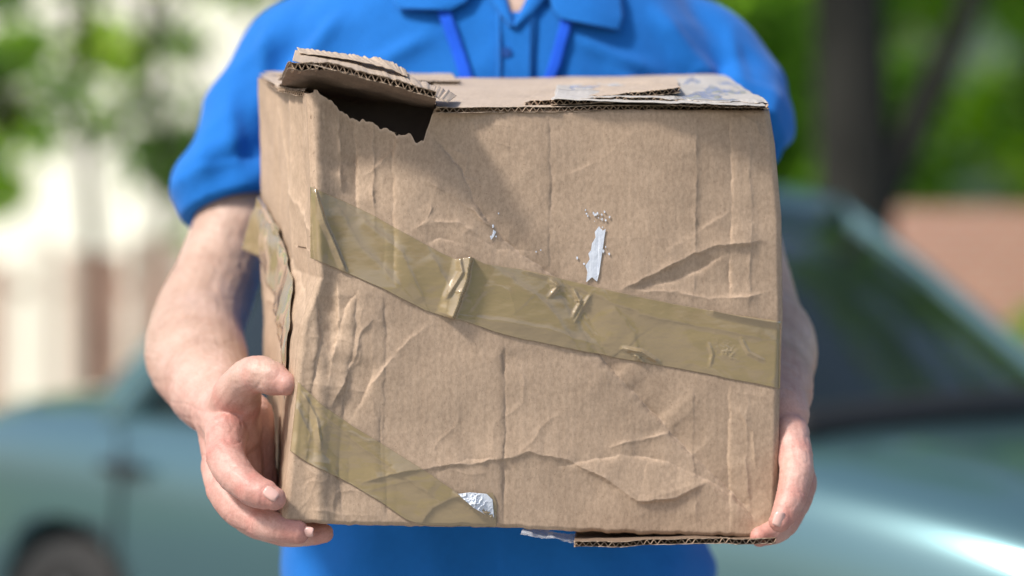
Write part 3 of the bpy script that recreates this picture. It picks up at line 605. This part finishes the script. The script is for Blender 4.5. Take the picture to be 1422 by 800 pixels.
# ------------------------------------------------------------------ parked car
def car(name,loc,rot,paint):
    C=empty(name); C.location=loc; C.rotation_euler=(0,0,rot)
    P_=mat(name+'_paint',paint,.28,Metallic=.6,Coat_Weight=1.0,Coat_Roughness=.04)
    G=mat(name+'_glass',(.012,.018,.02),.05); G.node_tree.nodes['Principled BSDF'].inputs['Specular IOR Level'].default_value=.5
    BL_=mat(name+'_trim',(.015,.015,.016),.5); TY=mat(name+'_tyre',(.02,.02,.02),.8); RM=mat(name+'_rim',(.4,.4,.42),.3,Metallic=.9)
    HLm=mat(name+'_headlamp',(.7,.72,.75),.1); TL=mat(name+'_tail_lamp',(.45,.02,.015),.15)
    xs=[-2.02,-1.98,-1.85,-1.6,-1.3,-.9,-.4,0,.4,.8,1.0,1.2,1.5,1.75,1.92,2.0]
    hh=[.60,.85,.95,.98,.99,.98,.96,.955,.955,.97,.975,.955,.91,.85,.75,.55]
    ww=[.62,.74,.79,.83,.85,.86,.86,.86,.86,.86,.85,.85,.83,.78,.70,.60]
    bm=bmesh.new(); RG=[]
    for x,h,w in zip(xs,hh,ww):
        half=[(0,h+.02),(.45*w,h+.015),(.78*w,h-.005),(.93*w,h-.05),(.985*w,h-.13),(w,.62 if h>.7 else h*.8),(.99*w,.45),(.96*w,.28),(.85*w,.19),(.4*w,.18)]
        full=half+[(0,.18)]+[(-y,z) for y,z in half[:0:-1]]
        RG.append([bm.verts.new((x,y,z)) for y,z in full])
    k=len(RG[0])
    for r0,r1 in zip(RG[:-1],RG[1:]):
        for j in range(k): bm.faces.new((r0[j],r0[(j+1)%k],r1[(j+1)%k],r1[j]))
    bm.faces.new(RG[0]); bm.faces.new(RG[-1][::-1]); bmesh.ops.recalc_face_normals(bm,faces=bm.faces)
    me=bpy.data.meshes.new('body'); bm.to_mesh(me); bm.free(); smooth(me); o=obj('body',me,C,[P_])
    s=o.modifiers.new('s','SUBSURF'); s.levels=2; s.render_levels=2
    bm=bmesh.new()
    for x in(-1.2,1.2):
        for y in(-.8,.8): bmesh.ops.create_cone(bm,cap_ends=True,segments=40,radius1=.36,radius2=.36,depth=.42,matrix=Matrix.Translation((x,y,.32))@Matrix.Rotation(math.pi/2,4,'X'))
    me=bpy.data.meshes.new('c'); bm.to_mesh(me); bm.free(); cut=bpy.data.objects.new('c',me); COL.objects.link(cut); cut.parent=C; me.materials.append(BL_)
    bo=o.modifiers.new('b','BOOLEAN'); bo.object=cut; bo.operation='DIFFERENCE'; bo.solver='EXACT'
    bpy.context.view_layer.update()
    dg=bpy.context.evaluated_depsgraph_get(); m2=bpy.data.meshes.new_from_object(o.evaluated_get(dg)); o.modifiers.clear(); o.data=m2
    bpy.data.objects.remove(cut)
    bot=[(.98,.0),(.93,.45),(.78,.72),(.3,.79),(-.4,.79),(-1.05,.76),(-1.38,.60),(-1.46,0)]
    top=[(.24,.0),(.22,.35),(.12,.55),(-.05,.59),(-.35,.59),(-.62,.57),(-.76,.45),(-.80,0)]
    def loop(l): return l+[(x,-y) for x,y in l[-2:0:-1]]
    lb,lt=loop(bot),loop(top); bm=bmesh.new()
    R0=[bm.verts.new((x,y,.94)) for x,y in lb]; R1=[bm.verts.new((x*.45+u*.55,y*.42+w*.58,1.24)) for (x,y),(u,w) in zip(lb,lt)]; R2=[bm.verts.new((x,y,1.455)) for x,y in lt]
    k=len(lb)
    for a_,b_ in((R0,R1),(R1,R2)):
        for j in range(k): bm.faces.new((a_[j],a_[(j+1)%k],b_[(j+1)%k],b_[j]))
    bm.faces.new(R2); bmesh.ops.recalc_face_normals(bm,faces=bm.faces)
    me=bpy.data.meshes.new('windows'); bm.to_mesh(me); bm.free(); smooth(me); obj('windows',me,C,[G])
    bm=bmesh.new(); rings=[]
    for s_,z in((1.03,1.44),(1.04,1.465),(.96,1.49),(.7,1.505),(.3,1.512)):
        cxr=-.28; rings.append([bm.verts.new((cxr+(x-cxr)*s_,y*s_,z)) for x,y in lt])
    for a_,b_ in zip(rings[:-1],rings[1:]):
        for j in range(k): bm.faces.new((a_[j],a_[(j+1)%k],b_[(j+1)%k],b_[j]))
    bm.faces.new(rings[-1]); me=bpy.data.meshes.new('roof'); bm.to_mesh(me); bm.free(); smooth(me); obj('roof',me,C,[P_])
    bm=bmesh.new()
    for s_ in(-1,1):
        for i,r in((2,.024),(5,.05),(6,.04)):
            (x,y),(u,w)=bot[i],top[i]
            tube(bm,[(x,s_*y,.93),(x*.45+u*.55,s_*(y*.42+w*.58),1.24),(u,s_*w,1.46)],[r,r*.85,r*.8],10)
        (x,y),(u,w)=bot[4],top[4]; x+=.25;u+=.12
        tube(bm,[(x,s_*.795,.93),(x*.45+u*.55,s_*(.79*.42+.59*.58)+s_*.008,1.24),(u,s_*.6,1.46)],[.03,.028,.028],10)
    me=bpy.data.meshes.new('pillars'); bm.to_mesh(me); bm.free(); smooth(me); obj('pillars',me,C,[P_])
    bm=bmesh.new()
    for s_ in(-1,1):
        tube(bm,[(.75,s_*.84,.97),(.70,s_*.93,1.0),(.70,s_*.98,1.01)],[.03,.06,.055],12)
    me=bpy.data.meshes.new('mirrors'); bm.to_mesh(me); bm.free(); smooth(me); obj('mirrors',me,C,[P_])
    bm=bmesh.new()
    tube(bm,[(2.0,-.5,.42),(2.03,0,.42),(2.0,.5,.42)],[.07,.08,.07],10); tube(bm,[(.99,-.62,.985),(1.05,0,1.01),(.99,.62,.985)],[.04]*3,8)
    for s_ in(-1,1):
        tube(bm,[(1.0,s_*.868,.5),(0,s_*.872,.5),(-.85,s_*.868,.5)],[.012]*3,8)
        for xx in(.78,-.2,-.95): tube(bm,[(xx,s_*.845,.90),(xx,s_*.862,.6),(xx,s_*.853,.3)],[.005]*3,6)
        for xx in(-.05,-.85): tube(bm,[(xx,s_*.868,.82),(xx-.14,s_*.868,.82)],[.014,.014],8)
    me=bpy.data.meshes.new('trim'); bm.to_mesh(me); bm.free(); smooth(me); obj('trim',me,C,[BL_])
    for nm,x,mt in(('headlamps',1.80,HLm),('tail_lamps',-1.90,TL)):
        bm=bmesh.new()
        for s_ in(-1,1): tube(bm,[(x+(.06 if x>0 else -.04),s_*.5,.72),(x-(.04 if x>0 else 0),s_*.70,.73)],[.075,.07],12)
        me=bpy.data.meshes.new(nm); bm.to_mesh(me); bm.free(); smooth(me); obj(nm,me,C,[mt])
    for x in(-1.2,1.2):
        for s_ in(-1,1):
            bm=bmesh.new(); sec=[(.20,-.09),(.27,-.10),(.305,-.085),(.315,0),(.305,.085),(.27,.10),(.20,.09)]
            RG=[[bm.verts.new((x+r*math.cos(t),s_*.75+y,.315+r*math.sin(t))) for r,y in sec] for t in [2*math.pi*j/40 for j in range(40)]]
            for i in range(40):
                for j in range(6): bm.faces.new((RG[i][j],RG[i][j+1],RG[(i+1)%40][j+1],RG[(i+1)%40][j]))
            me=bpy.data.meshes.new('tyre'); bm.to_mesh(me); bm.free(); smooth(me); obj('tyre',me,C,[TY])
            bm=bmesh.new(); bmesh.ops.create_cone(bm,cap_ends=True,segments=32,radius1=.07,radius2=.06,depth=.05,matrix=Matrix.Translation((x,s_*.82,.315))@Matrix.Rotation(math.pi/2,4,'X'))
            for j in range(7):
                t=j*2*math.pi/7; tube(bm,[(x+.04*math.cos(t),s_*.825,.315+.04*math.sin(t)),(x+.205*math.cos(t),s_*.815,.315+.205*math.sin(t))],[.022,.016],8)
            me=bpy.data.meshes.new('rim'); bm.to_mesh(me); bm.free(); obj('rim',me,C,[RM])
    return C
car('parked_car',(.321,5.73,0),-math.atan2(.728,.686),(.105,.215,.245))

# ------------------------------------------------------------------ setting
M_GR=mat('grass',(.08,.12,.03),.9); f=noise_tex(M_GR,1.2,6,.7); base(M_GR,ramp(M_GR,f,[(.3,(.07,.12,.03)),(.7,(.18,.22,.07))]))
M_ASPH=mat('asphalt',(.06,.06,.06),.85); f=noise_tex(M_ASPH,90,4); base(M_ASPH,ramp(M_ASPH,f,[(.3,(.04,.04,.04)),(.7,(.09,.09,.088))])); bump(M_ASPH,[(f,.4,.005)])
M_PAVE=mat('concrete_paving',(.35,.34,.32),.85)
br=N(M_PAVE,'ShaderNodeTexBrick'); br.inputs['Scale'].default_value=2.5; tc=N(M_PAVE,'ShaderNodeTexCoord'); L(M_PAVE,tc.outputs['Object'],br.inputs['Vector'])
br.inputs['Color1'].default_value=(.36,.35,.33,1); br.inputs['Color2'].default_value=(.30,.29,.28,1); br.inputs['Mortar'].default_value=(.12,.12,.11,1); br.inputs['Mortar Size'].default_value=.01
base(M_PAVE,br.outputs['Color'])
def sheet(name,x0,x1,y0,y1,z,m,th=0):
    bm=bmesh.new(); bmesh.ops.create_cube(bm,size=1) if th else bmesh.ops.create_grid(bm,x_segments=1,y_segments=1,size=.5)
    for v in bm.verts: v.co=Vector(((x0+x1)/2+v.co.x*(x1-x0),(y0+y1)/2+v.co.y*(y1-y0),z+(v.co.z-.5)*th if th else z))
    me=bpy.data.meshes.new(name); bm.to_mesh(me); bm.free(); return obj(name,me,None,[m])
sheet('ground',-400,400,-300,600,-.13,M_GR)
sheet('road',-60,60,3.4,9.2,-.12,M_ASPH)
sheet('pavement',-60,60,-6,3.25,0,M_PAVE,.126)
sheet('kerb',-60,60,3.252,3.40,.004,M_PAVE,.13)
sheet('parking_bay',-6,6,3.45,8.8,-.003,M_ASPH,.11)
def leaf_mat(name,c1,c2,c3,tr=.5):
    m=bpy.data.materials.new(name); m.use_nodes=True; nt=m.node_tree; b=nt.nodes['Principled BSDF']; out=nt.nodes['Material Output']
    g=N(m,'ShaderNodeNewGeometry'); col=ramp(m,g.outputs['Random Per Island'],[(0,c1),(.5,c2),(1,c3)])
    L(m,col,b.inputs['Base Color']); b.inputs['Roughness'].default_value=.3
    t=N(m,'ShaderNodeBsdfTranslucent'); tcol=mix(m,col,(1.0,1.25,.4),1.0,'MULTIPLY'); L(m,mix(m,tcol,(2.4,2.4,2.0),1.0,'MULTIPLY'),t.inputs['Color'])
    x=N(m,'ShaderNodeMixShader'); x.inputs[0].default_value=tr; L(m,b.outputs[0],x.inputs[1]); L(m,t.outputs[0],x.inputs[2]); L(m,x.outputs[0],out.inputs['Surface'])
    return m
M_LEAF1=leaf_mat('foliage_bright',(.20,.27,.05),(.34,.40,.09),(.50,.50,.18))
M_LEAF1B=leaf_mat('foliage_mid',(.12,.20,.03),(.22,.32,.05),(.36,.42,.10))
M_LEAF2=leaf_mat('foliage_green',(.045,.10,.015),(.09,.17,.03),(.18,.28,.06))
M_LEAF3=leaf_mat('foliage_dark',(.025,.04,.012),(.05,.07,.02),(.09,.11,.03),.35)
M_BARK=mat('bark',(.05,.045,.035),.9); f=noise_tex(M_BARK,14,5,.6,(1,1,.2)); base(M_BARK,ramp(M_BARK,f,[(.3,(.014,.015,.012)),(.7,(.042,.040,.034))])); bump(M_BARK,[(f,.8,.03)])
def leaves(clumps,per,size,seed):
    r=np.random.RandomState(seed); C=[]
    for (x,y,z,rad) in clumps:
        d=r.normal(size=(per,3)); d/=np.linalg.norm(d,axis=1)[:,None]; d*=(r.rand(per,1)**.45)*rad; C.append(d*np.array([1,1,.8])+np.array([x,y,z]))
    C=np.concatenate(C); n=len(C)
    a=r.normal(size=(n,3)); a/=np.linalg.norm(a,axis=1)[:,None]; b=r.normal(size=(n,3)); b-=(a*b).sum(1)[:,None]*a; b/=np.linalg.norm(b,axis=1)[:,None]
    s=size*(.6+.8*r.rand(n,1)); a*=s; b*=s*.55
    V=np.stack([C-a,C-b*.9-a*.1,C+a,C+b*.9+a*.1],1).reshape(-1,3); F=np.arange(n*4).reshape(n,4)
    me=bpy.data.meshes.new('crown'); me.from_pydata(V.tolist(),[],F.tolist()); return me
def tree(x,y,h,spread,trunk_r,mat_,seed,per=220,size=.10,nc=26,low=.35,limbs=6,cr=(.12,.30)):
    T=empty('tree'); r=random.Random(seed); bm=bmesh.new()
    tp=[(x,y,-.15),(x+.05,y,h*.25),(x-.05,y,h*.5),(x+.1,y,h*.8)]
    tube(bm,tp,[trunk_r*1.25]+[trunk_r*(1-.25*i) for i in range(len(tp)-1)],14)
    cl=[]
    for i in range(nc):
        a=r.uniform(0,6.283); q=spread*math.sqrt(r.uniform(.02,1)); z=h*r.uniform(low,1)
        q*=math.sqrt(max(.15,1-((z/h-.65)/.5)**2)); p=(x+q*math.cos(a),y+q*math.sin(a)*.8,z); cl.append((*p,spread*r.uniform(*cr)))
        if i<limbs*2:
            z0=h*r.uniform(.3,.6); tube(bm,[(x,y,z0),((x+p[0])/2,(y+p[1])/2,(z0+p[2])/2+.2),p],[trunk_r*.35,trunk_r*.2,.02],8)
    me=bpy.data.meshes.new('trunk'); bm.to_mesh(me); bm.free(); smooth(me); obj('trunk',me,T,[M_BARK])
    obj('crown',leaves(cl,per,size,seed),T,[mat_]); return T
T=empty('tree'); bm=bmesh.new()
tube(bm,[(1.36,9.5,-.2),(1.37,9.5,.8),(1.35,9.5,1.6),(1.31,9.5,2.6),(1.2,9.5,4.2)],[.20,.155,.150,.14,.11],16)
tube(bm,[(1.40,9.5,1.5),(1.61,9.5,1.95),(1.80,9.4,2.4),(2.3,9.3,3.6)],[.08,.065,.055,.05],10)
tube(bm,[(1.25,9.5,2.6),(.8,9.7,3.6),(.3,9.8,4.6)],[.09,.07,.04],10)
me=bpy.data.meshes.new('trunk'); bm.to_mesh(me); bm.free(); smooth(me); obj('trunk',me,T,[M_BARK])
r=random.Random(4); cl=[(1.3+r.uniform(-2.0,2.8),9.6+r.uniform(-1.0,1.8),r.uniform(3.2,5.6),r.uniform(.5,.8)) for i in range(20)]
obj('crown',leaves(cl,220,.09,3),T,[M_LEAF2])
tree(4.0,15,6.5,2.6,.11,M_LEAF2,11,per=170,size=.12,nc=50,low=.24,cr=(.09,.24))
tree(1.0,19,8,3.2,.16,M_LEAF2,12,per=190,size=.13,nc=50,low=.14)
tree(6.5,20,8,3.4,.2,M_LEAF1B,13,per=190,size=.14,nc=46,low=.18,cr=(.09,.24))
tree(2.9,23,8,3.2,.15,M_LEAF1B,19,per=200,size=.14,nc=60,low=.1)
tree(-1.2,18,7,2.2,.12,M_LEAF2,14,per=150,size=.12,nc=26,low=.2)
# left : lighter and more open
tree(-3.7,15,6.5,2.2,.035,M_LEAF1,15,per=60,size=.09,nc=42,low=.25,cr=(.06,.15))
tree(-5.0,19,8,3.0,.05,M_LEAF1,16,per=64,size=.11,nc=60,low=.20,cr=(.05,.14))
tree(-2.5,17,7,2.2,.05,M_LEAF1B,22,per=64,size=.10,nc=44,low=.20,cr=(.06,.15))
tree(-2.3,13,5.5,1.5,.04,M_LEAF2,17,per=60,size=.07,nc=20,low=.36,cr=(.10,.18))
tree(-2.9,11.2,4.6,1.2,.035,M_LEAF3,21,per=110,size=.06,nc=18,low=.43,cr=(.10,.20))
tree(-9,22,9,3.5,.10,M_LEAF1,18,per=70,size=.15,nc=26,low=.2)
M_FENCE=mat('pink_painted_wood',(.62,.45,.40),.7); f=noise_tex(M_FENCE,1.6,2,.5,(3,1,.1)); base(M_FENCE,ramp(M_FENCE,f,[(.38,(.60,.36,.29)),(.58,(.88,.78,.70))]))
def fence(x0,x1,y,h,pw,gap,m,seed):
    r=random.Random(seed); bm=bmesh.new(); x=x0
    while x<x1:
        hh=h+r.uniform(-.10,.06); w=pw*r.uniform(.9,1.1)
        vs=bmesh.ops.create_cube(bm,size=1)['verts']
        for v in vs: v.co=Vector((x+v.co.x*w,y+v.co.y*.025+r.uniform(-.002,.002),-.13+(v.co.z+.5)*hh))
        x+=w+gap*r.choice([.3,.3,.5,2.0])
    for z in(.4,h-.35):
        vs=bmesh.ops.create_cube(bm,size=1)['verts']
        for v in vs: v.co=Vector(((x0+x1)/2+v.co.x*(x1-x0),y+.05+v.co.y*.05,z+v.co.z*.09))
    me=bpy.data.meshes.new('wooden_fence'); bm.to_mesh(me); bm.free(); obj('wooden_fence',me,None,[m])
fence(-9,-.6,13.5,1.60,.15,.05,M_FENCE,1)
M_BRK=mat('brick',(.4,.15,.1),.85); br=N(M_BRK,'ShaderNodeTexBrick'); br.inputs['Scale'].default_value=4; tc=N(M_BRK,'ShaderNodeTexCoord'); mp=N(M_BRK,'ShaderNodeMapping'); mp.inputs['Rotation'].default_value=(math.pi/2,0,0); L(M_BRK,tc.outputs['Object'],mp.inputs[0]); L(M_BRK,mp.outputs[0],br.inputs['Vector'])
br.inputs['Color1'].default_value=(.62,.31,.24,1); br.inputs['Color2'].default_value=(.52,.25,.19,1); br.inputs['Mortar'].default_value=(.6,.52,.48,1); base(M_BRK,br.outputs['Color'])
sheet('brick_wall',2.2,12,14.0,14.3,1.72,M_BRK,1.85)
shr=[(2.3+i*.45+random.uniform(-.3,.3),13.2+random.uniform(-.3,.3),random.uniform(.5,1.75),random.uniform(.15,.4)) for i in range(16)]
obj('shrub',leaves(shr,90,.06,44),None,[M_LEAF1B])
H=empty('added_bright_house'); H.location=(-5.2,29,-.13); H.rotation_euler=(0,0,-.60)  # added house turned to the sun; bright wall stands in for blown sky
M_CREAM=mat('cream_render',(.86,.82,.74),.8); f=noise_tex(M_CREAM,3,4); base(M_CREAM,ramp(M_CREAM,f,[(.3,(.87,.84,.78)),(.7,(.91,.89,.84))]))
M_ROOF=mat('roof_tiles',(.3,.1,.07),.8); M_GL=mat('window_glass',(.03,.04,.05),.1); M_FR=mat('white_frame',(.8,.8,.78),.5)
def cube(nm,par,c,s,m):
    bm=bmesh.new(); vs=bmesh.ops.create_cube(bm,size=1)['verts']
    for v in vs: v.co=Vector((c[0]+v.co.x*s[0],c[1]+v.co.y*s[1],c[2]+v.co.z*s[2]))
    me=bpy.data.meshes.new(nm); bm.to_mesh(me); bm.free(); return obj(nm,me,par,[m])
cube('walls',H,(0,4,3.2),(22,8,6.4),M_CREAM)
for x in(-9,8.8):
    for z in(1.6,4.6):
        cube('window',H,(x,-.01,z),(1.0,.06,1.3),M_GL); cube('frame',H,(x,-.03,z),(.06,.06,1.3),M_FR)
        for q in(-.53,.53): cube('frame',H,(x+q,-.03,z),(.06,.08,1.42),M_FR)
        for q in(-.68,.68): cube('frame',H,(x,-.035,z+q),(1.0,.08,.06),M_FR)
cube('door',H,(7,-.01,1.05),(1.0,.06,2.1),M_ROOF)
bm=bmesh.new(); vv=[bm.verts.new(p) for p in((-11.4,-.5,6.3),(11.4,-.5,6.3),(11.4,8.5,6.3),(-11.4,8.5,6.3),(-11.4,4,9),(11.4,4,9))]
for q in((0,1,5,4),(2,3,4,5),(0,4,3),(1,2,5),(0,3,2,1)): bm.faces.new([vv[i] for i in q])
me=bpy.data.meshes.new('roof'); bm.to_mesh(me); bm.free(); obj('roof',me,H,[M_ROOF])
bmH=[( -1+i*.5+random.uniform(-.2,.2),24.5+random.uniform(-1,1),random.uniform(.3,3.8),random.uniform(.5,.9)) for i in range(66)]
obj('hedge',leaves(bmH,130,.16,33),None,[M_LEAF1B])

# ------------------------------------------------------------------ light, sky, camera
az=math.atan2(-.82,-.57); el=math.radians(48)
wd=bpy.data.worlds.new("World"); scene.world=wd; wd.use_nodes=True
nt=wd.node_tree; bg=nt.nodes['Background']; sky=nt.nodes.new('ShaderNodeTexSky'); sky.sky_type='NISHITA'; sky.sun_disc=False
sky.sun_elevation=el; sky.sun_rotation=az%(2*math.pi); sky.air_density=1.0; sky.dust_density=3.0; sky.ozone_density=.6
nt.links.new(sky.outputs[0],bg.inputs[0]); bg.inputs[1].default_value=.15
sd=bpy.data.lights.new('sun','SUN'); sd.energy=4.0; sd.angle=math.radians(8); sd.color=(1,.95,.87)
so=bpy.data.objects.new('sun',sd); COL.objects.link(so)
dirv=Vector((math.sin(az)*math.cos(el),math.cos(az)*math.cos(el),math.sin(el)))
so.rotation_euler=dirv.to_track_quat('Z','Y').to_euler(); so.location=dirv*20
cd=bpy.data.cameras.new('camera'); co_=bpy.data.objects.new('camera',cd); COL.objects.link(co_); scene.camera=co_
co_.location=(0,0,CZ); co_.rotation_euler=(math.pi/2,0,0); cd.lens=85; cd.sensor_width=36; cd.clip_end=2000; cd.clip_start=.05
cd.dof.use_dof=True; cd.dof.focus_distance=2.02; cd.dof.aperture_fstop=2.2
scene.view_settings.view_transform='Standard'; scene.view_settings.look='None'; scene.view_settings.exposure=0
